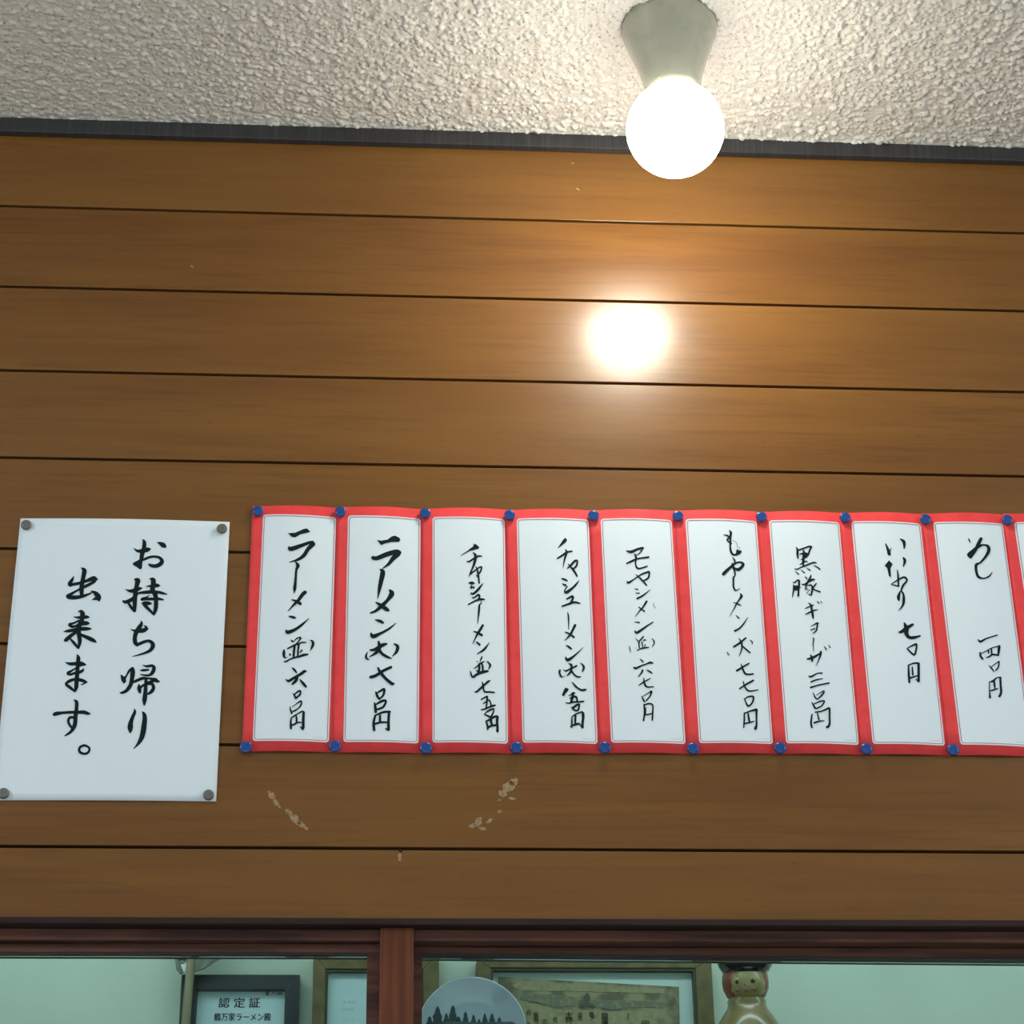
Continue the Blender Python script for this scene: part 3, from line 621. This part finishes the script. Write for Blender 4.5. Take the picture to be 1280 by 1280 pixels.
TEXTS = [
 [(300, 620, SC, "P450,350 520,345 600,310 630,305 662,335 640,345 570,360 520,388 490,385;462,480,20 480,498,42 580,465,35 650,440,30 685,440,40;690,450,45 640,500,38 600,560,35 540,600,25 465,622,6;525,622,12 545,655,35 530,700,22 522,800,24 515,870,30 511,915,5;615,905,35 590,925,35 550,980,30 500,1030,20 450,1085,5;485,975,8 530,990,25 570,1015,30;460,1130,8 490,1138,24 520,1147,18;435,1262,15 450,1282,35 520,1255,28 590,1205,22 650,1150,4"),
  (345, 795, 21.33, "395,95,12 430,135,50 470,160,25;470,150,15 540,75,35 620,40,40 660,50,50 620,120,40 560,190,35 500,240,25;310,335,40 400,290,45 500,240,50 620,200,40 700,170,40 800,170,30;500,260,55 480,400,65 470,550,60;610,230,55 590,380,50 580,530,50;350,465,10 375,500,60 380,525,20;P680,350 715,390 650,460 620,460 650,400;215,680,30 270,680,45 370,620,40 500,575,45 620,545,60 740,505,70 850,490,45;215,360,30 210,430,75 210,520,70 240,580,40 310,560,8;900,105,10 970,140,60 990,210,75 960,300,60 910,400,8;430,845,25 490,900,60 550,980,40;265,1150,20 330,1200,70 440,1140,75 560,1070,75 680,1000,80 760,940,75 815,945,25;570,1100,70 530,1190,80 450,1270,60 430,1290,40;640,1160,30 720,1260,75 800,1350,60 825,1355,20"),
  (345, 855, 21.33, "445,240,12 490,300,50 530,390,50;500,270,40 600,190,50 650,190,50 640,280,50 560,350,50 530,390,40;370,590,12 385,680,40 420,780,50 425,800,20;440,610,20 540,530,25 650,460,50 690,470,30;690,470,30 665,560,45 600,640,35 520,700,45 450,730,40;410,900,35 395,1000,50 395,1100,60 400,1190,55;400,910,35 500,840,40 600,780,35 700,730,45 745,760,60;740,750,60 730,900,70 725,1050,75 725,1150,75 715,1220,40;650,1130,20 690,1190,50;540,850,40 550,940,50 545,1010,50;400,1090,40 480,1080,50 560,1030,50 680,1020,30")],
 [(410, 620, SC, "P460,412 500,420 560,410 600,380 630,373 668,390 682,412 670,432 600,432 540,445 500,462;420,580,35 460,585,40 550,550,45 640,525,45 675,535,40;660,540,55 610,590,42 570,640,28 515,680,8;490,690,12 515,715,45 500,800,42 485,870,32 468,970,5;580,885,20 600,920,50 560,980,32 510,1030,38 450,1080,25 400,1100,15;450,1000,12 500,1030,35 550,1065,38 575,1080,15;445,1165,10 490,1178,30 520,1195,20;405,1290,15 425,1320,40 500,1290,25 580,1245,20 640,1195,5"),
  (410, 780, SC, "395,245,15 440,240,30 510,200,35 555,185,15;475,165,20 485,210,35 470,250,35 440,280,25 390,310,8;475,235,30 510,280,28 560,310,25 600,325,8;370,265,8 358,300,20 365,325,20 390,335,6;620,185,10 655,210,30 645,260,28 605,305,6;400,500,30 450,485,30 520,440,28 595,405,25;470,410,15 490,450,30 540,510,28 600,560,30 620,560,20;450,640,15 465,680,25 485,710,15;460,650,15 520,615,25 530,625,25 520,670,20 485,705,18;437,740,12 445,780,25 450,830,25;445,760,15 510,725,25 545,725,20 520,780,22 460,805,20;445,860,20 430,930,25 435,1000,25;445,860,15 520,830,22 585,825,20;575,830,25 570,900,25 570,995,28;540,985,10 570,995,28;490,860,20 490,910,22 495,930,15;440,940,20 500,925,20 560,925,18")],
 [(570, 675, 21.33, "P480,95 560,130 622,195 605,230 440,275 370,290 360,240 450,180;420,235,70 350,280,45 300,310,32 200,370,22 120,415,6;285,555,15 340,580,50 420,530,50 500,480,50 600,430,50 690,430,30;450,325,15 510,390,70 520,480,80 490,620,70 440,750,50 390,860,40 335,985,8;370,920,50 440,860,40 540,790,40 620,730,40 680,720,45 670,800,45 620,890,50;520,700,15 560,770,40 590,900,50 600,960,50 610,1060,45 620,1150,45;540,930,20 580,980,40"),
  (570, 720, 21.33, "P325,180 380,150 440,145 490,170 508,200 440,225 420,260 450,290 410,350 385,320 360,290 400,265 410,225 350,205;440,305,40 485,290,30 470,350,15;400,450,40 440,480,55 520,430,65 600,350,65 670,260,45 730,185,6;435,570,30 480,580,40 560,520,45 600,500,60 630,540,50 610,600,50;330,760,40 420,710,40 520,660,45 620,625,60 700,620,60 765,630,30;670,680,25 670,740,25 625,770,45 615,900,60 600,1050,45 585,1200,25 580,1280,12"),
  (520, 780, SC, "630,10,22 600,60,25 570,110,18 535,185,6;540,68,8 575,80,20 620,105,25;570,170,15 600,195,22;690,175,5 640,240,22 575,282,8"),
  (580, 815, 21.33, "485,120,30 460,180,45 420,260,15;345,235,15 350,265,30;270,440,25 340,390,35 420,320,50 480,280,45 545,250,25;400,310,45 410,400,55 400,500,60;480,310,40 500,400,55 500,490,50;330,490,30 380,520,60;260,650,50 340,600,70 440,550,80 560,520,75 640,510,50;170,510,25 190,590,45 230,670,45 290,665,40;620,250,30 680,310,50 700,370,55 650,460,20;290,1050,30 340,1060,55 450,960,60 560,860,55 640,790,60 700,760,25;480,790,15 510,880,55 520,990,45 560,1060,50 680,1065,45 810,1080,45"),
  (590, 865, 21.33, "245,200,35 330,150,40 410,115,50;410,130,50 400,230,50 390,340,45 375,460,40;300,310,25 370,260,40 450,210,40 490,280,40 510,370,40;250,475,40 350,450,45 470,400,50 560,365,60 625,355,40;320,590,15 440,500,50 560,450,50 590,470,30 560,560,45 500,660,50 410,630,50 330,590,30;380,780,40 410,880,50 420,1000,45;370,780,40 480,730,60 600,660,60 670,650,60 700,680,40;680,660,70 670,800,70 680,930,65 680,1050,75;500,720,70 510,800,70 540,890,50;420,950,60 520,900,60 680,880,60")],
 [(630, 620, SC, "575,398,12 575,415,35 545,450,22 508,488,5;500,588,12 540,565,20 590,530,18 640,520,15;580,505,12 590,530,20 572,590,18 555,675,4;598,680,10 630,650,20 670,610,22 690,615,18 680,660,18 645,690,18;605,640,8 640,680,18 670,720,18 688,755,15;540,775,8 570,785,20 595,798,15;550,825,8 580,840,22;595,850,12 570,890,12;570,898,15 590,905,30 640,870,22 680,830,18 705,795,5;590,970,15 640,945,22 650,960,20 630,1000,18;545,1038,15 600,1020,20 660,1000,22 715,1010,12;600,1095,8 608,1150,14 610,1255,6"),
  (630, 780, SC, "670,10,25 645,60,22 620,105,20 570,155,5;575,75,10 620,95,18 660,125,18;585,200,8 610,215,20 635,235,15;580,312,12 600,338,30 660,300,18 745,220,4"),
  (690, 820, 21.33, "310,360,15 370,400,45 450,360,45 560,310,50 660,260,50;440,205,20 510,230,60 520,320,60 500,410,60 450,480,50 390,525,15;520,400,50 590,490,45 670,550,50 760,555,35;210,380,60 200,440,50 240,540,50 290,555,25 350,520,8;755,180,12 830,250,50 850,320,60 810,410,35;P360,840 450,875 420,940 360,1000 320,1070 260,1050 290,980 320,900;535,695,20 590,760,45 680,850,50 780,905,55 850,905,65 910,890,40"),
  (695, 860, 21.33, "340,200,20 400,180,40 450,140,60 500,130,40;460,140,60 440,250,70 400,390,60;370,280,30 440,240,40 520,230,60 560,290,50 560,370,50;265,390,25 340,405,40 470,375,50 600,370,50 740,355,45;405,500,15 460,520,60 560,450,60 620,440,50 610,520,50 590,590,50 520,600,50 450,550,50 420,510,20;425,780,30 425,870,45 420,970,45;P365,1030 420,980 450,1080;425,770,30 520,700,40 620,660,40 690,640,50 730,680,60;720,670,75 725,800,75 710,930,65 710,1060,60;640,960,30 700,1060,40;520,730,50 515,850,60 510,960,50;420,1000,50 520,975,60 600,950,60 640,970,20")],
 [(740, 620, SC, "325,515,10 370,525,28 430,500,22 480,490,25;470,510,14 440,545,10 405,556,8;400,545,10 415,580,20 410,630,14 420,670,16 450,682,16 520,660,14;325,635,12 370,615,20 430,590,16 535,575,18;330,805,12 345,815,22 400,780,12 470,735,16 535,712,18;540,715,18 530,770,18 480,800,15;415,740,8 460,780,16 515,840,14;400,870,5 430,880,14;410,912,6 445,915,12;425,965,18 480,935,16 550,880,5;515,990,20 480,1045,16 450,1080,12 405,1135,4;440,1045,10 495,1085,14;400,1185,6 445,1190,15;403,1268,10 425,1285,24 500,1235,18 575,1185,10"),
  (780, 790, 21.33, "315,170,10 370,235,35;520,115,35 460,190,40 400,270,40 410,420,35;475,260,30 500,390,30;510,240,20 550,210,40 600,220,15;570,340,35 550,390,20;340,495,20 420,455,35 520,425,45 660,410,30;145,380,22 155,450,26 180,540,10;745,175,20 800,240,35 800,310,35 750,395,10;325,425,14 340,430,14;415,705,8 480,760,35 515,800,30;260,940,40 320,965,60 450,905,45 600,850,40 700,815,60 775,830,35;490,1010,45 480,1070,50 380,1190,20;600,1005,15 680,1050,45 755,1100,30"),
  (740, 780, SC, "440,580,8 480,550,14 548,512,10;487,510,10 495,560,18 520,592,16 580,590,10;470,680,8 485,715,16 500,735,10;480,680,6 530,650,10 560,635,18 545,680,14 510,720,14;490,755,14 495,830,16 485,910,16;490,765,12 530,750,16 570,760,14 572,820,16 568,905,16;500,790,20 505,850,12;495,858,10 530,850,14 570,840,10")],
 [(895, 655, 21.33, "350,160,12 395,230,65 385,340,60 385,450,50 380,600,50 395,720,60 440,800,55 520,820,50 600,790,60 660,730,60;200,290,15 280,300,40 350,340,50;400,360,40 310,400,45 310,440,40 410,520,45;P530,790 540,710 570,660 590,690 675,720 620,790"),
  (895, 700, 21.33, "435,-80,12 490,-10,40 505,60,50;195,375,90 300,270,85 400,180,70 480,110,60 560,70,50 660,60,50 725,110,75 690,180,80 600,250,90 500,220,50 450,150,60;440,100,60 460,200,50 500,310,45 510,400,45;500,420,40 465,480,50 465,600,50 470,720,50 530,810,40 650,745,8;640,890,15 680,960,75 620,1060,45 550,1160,40 490,1280,30 420,1400,18 357,1523,6;460,1130,15 550,1160,35 665,1210,30"),
  (850, 620, SC, "525,1120,5 555,1150,15;640,1140,4 600,1200,14 560,1245,16 515,1270,20"),
  (850, 780, SC, "505,215,18 560,180,20 620,130,16;555,135,8 580,180,18 580,240,14 555,305,4;590,210,14 660,270,14;445,265,8 455,285,10 470,290,5;660,150,6 682,170,10 678,190,5;535,440,22 590,405,18 650,370,14;575,375,8 590,420,16 620,470,18 690,470,16;560,610,14 620,570,18 690,530,18;595,540,10 610,590,15 650,630,16 735,620,10;605,700,8 640,770,18 680,740,16 690,685,18 640,685,14 610,705,8;605,835,12 605,900,16 600,975,12;610,840,14 660,820,16 720,805,25;720,805,25 720,880,18 720,950,20 710,985,30;640,840,14 650,900,20 655,925,14;600,940,14 660,925,16 700,915,8")],
 [(980, 675, 21.33, "320,190,15 360,260,60 360,380,60 375,490,35;380,270,45 480,240,45 600,195,45 700,170,50 750,195,30;720,200,50 680,290,50 640,400,50 560,470,50;520,280,45 540,380,80 520,480,70 510,600,60 520,700,40;415,380,25 520,360,60 620,370,50;P500,340 620,330 600,430 520,480 490,430;450,525,20 520,500,50;420,660,15 500,610,45 570,570,40 645,580,15;290,765,25 350,780,35 450,730,35 580,680,45 700,630,45 790,600,45 860,610,35;300,830,12 390,910,40;455,795,15 545,870,35;600,745,15 700,805,35;800,680,20 880,720,35 960,780,35"),
  (980, 710, 21.33, "235,370,15 280,390,40 350,330,40 400,340,55 400,480,55 390,600,50 380,740,60;260,460,45 255,600,45 230,740,30 218,790,6;P240,470 370,460 390,600 270,600;400,520,40 450,520,15;565,225,15 605,280,40;720,190,30 700,260,50 620,400,55 560,580,20;475,430,25 540,440,45 650,370,50 760,310,60 825,310,25;640,470,30 720,450,40 760,540,50 740,650,50 720,720,40 650,690,15;860,410,35 800,490,45 740,570,35;690,570,20 640,630,14 600,680,15;600,540,20 640,560,15 590,600,12;740,540,40 840,590,40 965,635,40;550,1090,15 650,1040,35 780,990,40;580,1230,35 690,1180,45 800,1130,45 910,1110,15;650,930,20 720,990,50 740,1100,60 760,1200,60 770,1280,60 782,1350,35;880,880,12 930,935,40;980,880,15 1010,930,25"),
  (1000, 765, 21.33, "285,385,15 370,340,30 460,295,45 500,310,20;470,300,45 455,400,45 430,500,40 340,570,20;285,480,30 400,440,35;330,680,12 365,720,35 350,850,28 365,1050,15"),
  (950, 780, SC, "445,330,15 500,315,25 560,280,16;475,290,10 490,320,25 490,355,12;570,255,12 572,270,22 560,320,14 525,395,4;605,210,6 625,240,14;645,195,5 660,220,12;460,490,12 480,495,18 540,465,12 585,462,15;480,545,15 530,525,14 590,515,8;475,598,18 550,575,14 650,555,16;500,645,8 520,690,14 540,710,12;530,670,6 600,630,12 590,660,16 545,705,12;488,735,8 515,785,18 530,800,12;505,755,10 560,730,14 605,725,14 580,770,14 530,795,14;490,850,14 480,930,18 490,975,16;520,830,14 580,820,14 650,790,20;655,795,20 655,870,18 655,940,20 635,970,25 620,965,8;540,840,12 555,900,16;510,930,18 560,915,16 605,910,8")],
 [(1060, 620, SC, "355,450,10 375,500,25 390,550,30;P365,540 400,555 400,520 412,480 390,510;490,403,8 525,430,30 530,480,18 525,500,5;P345,655 385,605 420,640 400,680 405,765 385,750 370,680;520,580,15 535,610,28 520,665,8;465,695,8 472,760,18 475,850,16;480,850,14 405,830,8;405,830,8 480,785,16 530,765,20 555,795,18 520,840,20 500,890,18;490,900,14 475,950,30 480,980,20;500,895,14 520,920,18 525,980,26 515,1030,20 475,1080,5"),
  (1060, 760, SC, "475,225,10 500,225,28 550,190,35 610,155,25;530,140,15 548,190,45 550,240,40 575,275,30 620,278,30 680,262,15;555,380,8 625,345,20 645,345,18 640,400,18 620,440,18 560,385,14;570,540,14 572,620,20 578,700,20;565,540,12 620,520,16 660,520,20;665,520,22 665,600,24 665,690,24;605,555,12 610,630,18;580,660,20 660,635,12;640,670,8 665,690,20")],
 [(1170, 620, SC, "305,400,8 315,420,14 322,440,6;425,400,30 400,450,35 370,510,32 330,560,40;330,575,30 305,550,25 350,510,24 400,475,30 450,460,16 490,475,28 495,520,32 460,580,24 415,630,18;410,632,16 378,650,28 380,710,24 400,760,24 450,775,14 500,755,16 530,715,5"),
  (1170, 760, SC, "395,295,8 420,315,22 480,285,14 578,255,12"),
  (1210, 795, 15.07, "230,310,30 240,380,40 280,435,35;250,330,15 340,285,20 440,230,20 580,190,25;590,190,50 580,280,50 570,370,30;385,270,30 390,320,30;440,240,30 450,340,30;345,405,20 400,390,30 460,350,35 570,360,35;390,550,10 440,600,30 490,670,20;440,580,18 580,480,22 585,500,25 570,590,28 520,650,25;405,860,20 405,1000,20 410,1080,25 415,1160,45;410,860,15 470,850,45 540,790,25 620,775,25;610,780,40 615,920,40 625,1060,45 590,1140,45;490,830,30 500,920,40 510,1000,20;420,1030,20 470,1020,35 560,990,25")],
 []]
FAINT = {5: [(895, 655, 21.33, "430,430,15 500,460,25 560,530,30 580,640,25;620,620,30 640,680,30")], 4: [(740, 620, SC, "580,1010,12 583,1035,14 600,1055,12")]}
CL = ['first red-bordered price card from the left, thin black lettering beside the large notice',
 'second red-bordered price card from the left, with the boldest thick lettering',
 'third red-bordered price card from the left, cursive lettering drifting to its right',
 'fourth red-bordered price card from the left, small brush lettering along its right half',
 'fifth red-bordered price card from the left, under the glow, with a grey smudge',
 'sixth red-bordered price card from the left, starting with a looped cursive sign',
 'seventh red-bordered price card from the left, starting with two dense black characters',
 'eighth red-bordered price card from the left, with a wide gap above its price',
 'ninth red-bordered price card from the left, two loose signs above a short price',
 'last red-bordered price card, blank strip cut off by the right picture edge']
for k, (TL, TR, BR, BL) in enumerate(PANELS):
    sh_ = Sheet((TL[0]-13.4, TL[1]-11.6), (TR[0]+12.6, TR[1]-11.8), (BR[0]+12.6, BR[1]+12.4), (BL[0]-13.6, BL[1]+12.6),
                lambda u: .0020-.0013*u, lambda u, v: .0034*math.sin(math.pi*min(max((u-.10)/.80, 0), 1))*(1-.3*v))
    card = sh_.body('price_card', M_RED, nu=28, nv=10)
    tag(card, CL[k], 'price card', 'red-bordered price cards pinned in a row')
    # printed white panel with rounded corners
    def corner_path(inset, r, n=5):
        C = [Vector(TL), Vector(TR), Vector(BR), Vector(BL)]; out = []
        m_ = sum(C, Vector((0, 0)))/4
        for i in range(4):
            c, a, b = C[i], C[i-1], C[(i+1) % 4]
            da, db = (a-c).normalized(), (b-c).normalized(); c = c+(da+db)*inset
            for j in range(n+1):
                t = j/n; out.append(c+da*r*(1-t)**2+db*r*t**2)
        return out
    # the top and bottom edges of the print follow the bowed card
    def bow(p):
        q = Vector(p); a = sh_.pt(*sh_.uv(at(p.x, p.y, -.001).x, at(p.x, p.y, -.001).z), 0)
        # place by sheet coordinates so straight print stays straight on the paper
        return a
    def dense(path, step=6):
        out = []
        for a, b in zip(path, path[1:]+path[:1]):
            n = max(1, int((b-a).length/step))
            out += [a.lerp(b, i/n) for i in range(n)]
        return out
    def lifted(p, l): v_ = bow(p).copy(); v_.y -= l; return v_
    path = dense(corner_path(0, 3.6)); nn = len(path)
    # fill as horizontal rungs between left and right outline for a surface that follows the card
    nu = 24; vs, fs = [], []
    tlv, trv, brv, blv = map(Vector, (TL, TR, BR, BL)); Hh = (blv-tlv).length; r = 3.8
    rows = [0, .25, .7, 1.3, 2.1, 3.0, 3.9]; rows = [q/Hh for q in rows] + [(3.9+(Hh-7.8)*q/40)/Hh for q in range(1, 40)] + [1-q/Hh for q in rows[::-1]]; nv = len(rows)-1
    for j in range(nv+1):
        tt = rows[j]
        dpx = min(tt, 1-tt)*Hh; ins = 0 if dpx >= r else r-math.sqrt(max(r*r-(r-dpx)**2, 0))
        a = tlv.lerp(blv, tt); b = trv.lerp(brv, tt); dd = (b-a).normalized(); a = a+dd*ins; b = b-dd*ins
        for i in range(nu+1): vs.append(lifted(a.lerp(b, i/nu), .00012))
    for j in range(nv):
        for i in range(nu):
            a = j*(nu+1)+i; fs.append((a, a+nu+1, a+nu+2, a+1))
    mk('printed_panel', vs, fs, M_PANEL, card, True)
    for ins_, wd, m_ in ((1.9, .8, M_LINE),):
        P = dense(corner_path(ins_, 3.2), 4); n = len(P); vs, fs = [], []
        for i, p in enumerate(P):
            a, b = P[i-1], P[(i+1) % n]; t = (b-a).normalized(); nrm = Vector((-t.y, t.x))*wd/2
            vs += [lifted(p+nrm, .00045), lifted(p-nrm, .00045)]
        for i in range(n):
            j = (i+1) % n; fs.append((2*i, 2*i+1, 2*j+1, 2*j))
        mk('border_line', vs, fs, m_, card)
    if TEXTS[k]: brush(sh_, TEXTS[k], 'lettering', M_INK, card, .0006)
    if k in FAINT: brush(sh_, FAINT[k], 'faint_brush_mark', M_INK2, card, .0003)
    # maker's tiny print near the lower right corner
    if k < 9:
        q = Vector(BR); brush(sh_, [(q.x-19, q.y-6.3, 1, ';'.join(f'{2.0*i:.1f},{.05*i:.2f},.5 {2.0*i+1.1:.1f},{.05*i:.2f},.5' for i in range(7)))], 'small_print', M_SMALL, card, .0003)

# --- thumbtacks
def tack(px, py, r_px, m, name, label, cat, base_y, group):
    r = r_px*S/126.0*1.0
    Yc = base_y
    p = at(px, py, -Yc-.0035)
    prof = [(r*.55, 0), (r*.80, .0004), (r*.97, .0012), (r, .0022), (r*.97, .0032), (r*.86, .0040), (r*.62, .0045), (r*.34, .0043), (r*.05, .0042)]
    o = lathe(name, prof, m, None, 'Y', (p.x, -Yc, p.z), n=36)
    pin = lathe('pin', [(.0005, .0), (.0005, -Yc-.004)], M_METAL, o, 'Y', n=8)
    return tag(o, label, cat, group)
TOP = [(322.3, 638.2), (425.6, 639.0), (531.7, 641.0), (637.3, 643.2), (742, 643.8), (847.6, 644.5), (952, 645.2), (1056.8, 646.3), (1157.3, 648.6), (1259.6, 649.3)]
BOT = [(307.3, 933.4), (418.7, 932.2), (532.4, 934.6), (645.5, 934.2), (756.2, 934.2), (866.5, 935.2), (975.6, 934.5), (1083.6, 935.6), (1192, 936.8)]
ordn = ['first', 'second', 'third', 'fourth', 'fifth', 'sixth', 'seventh', 'eighth', 'ninth', 'last']
for i, p in enumerate(TOP):
    l = 'blue thumbtack in the top left corner of the first price card' if i == 0 else f'blue thumbtack at the top where the {ordn[i-1]} and {ordn[i]} price cards overlap'
    tack(*p, 7.2, M_BLUE, 'thumbtack', l, 'thumbtack', .0022, 'blue thumbtacks on the price cards')
for i, p in enumerate(BOT):
    l = 'blue thumbtack in the bottom left corner of the first price card' if i == 0 else f'blue thumbtack at the bottom where the {ordn[i-1]} and {ordn[i]} price cards overlap'
    tack(*p, 7.6, M_BLUE, 'thumbtack', l, 'thumbtack', .0022, 'blue thumbtacks on the price cards')
for p, l in (((32.5, 655.5), 'top left'), ((277.3, 660.2), 'top right'), ((4.2, 991.3), 'bottom left'), ((260.6, 993.2), 'bottom right')):
    tack(*p, 6.6, M_GREY, 'thumbtack', f'grey metal thumbtack in the {l} corner of the large notice', 'thumbtack', .0012, 'grey thumbtacks on the large notice')
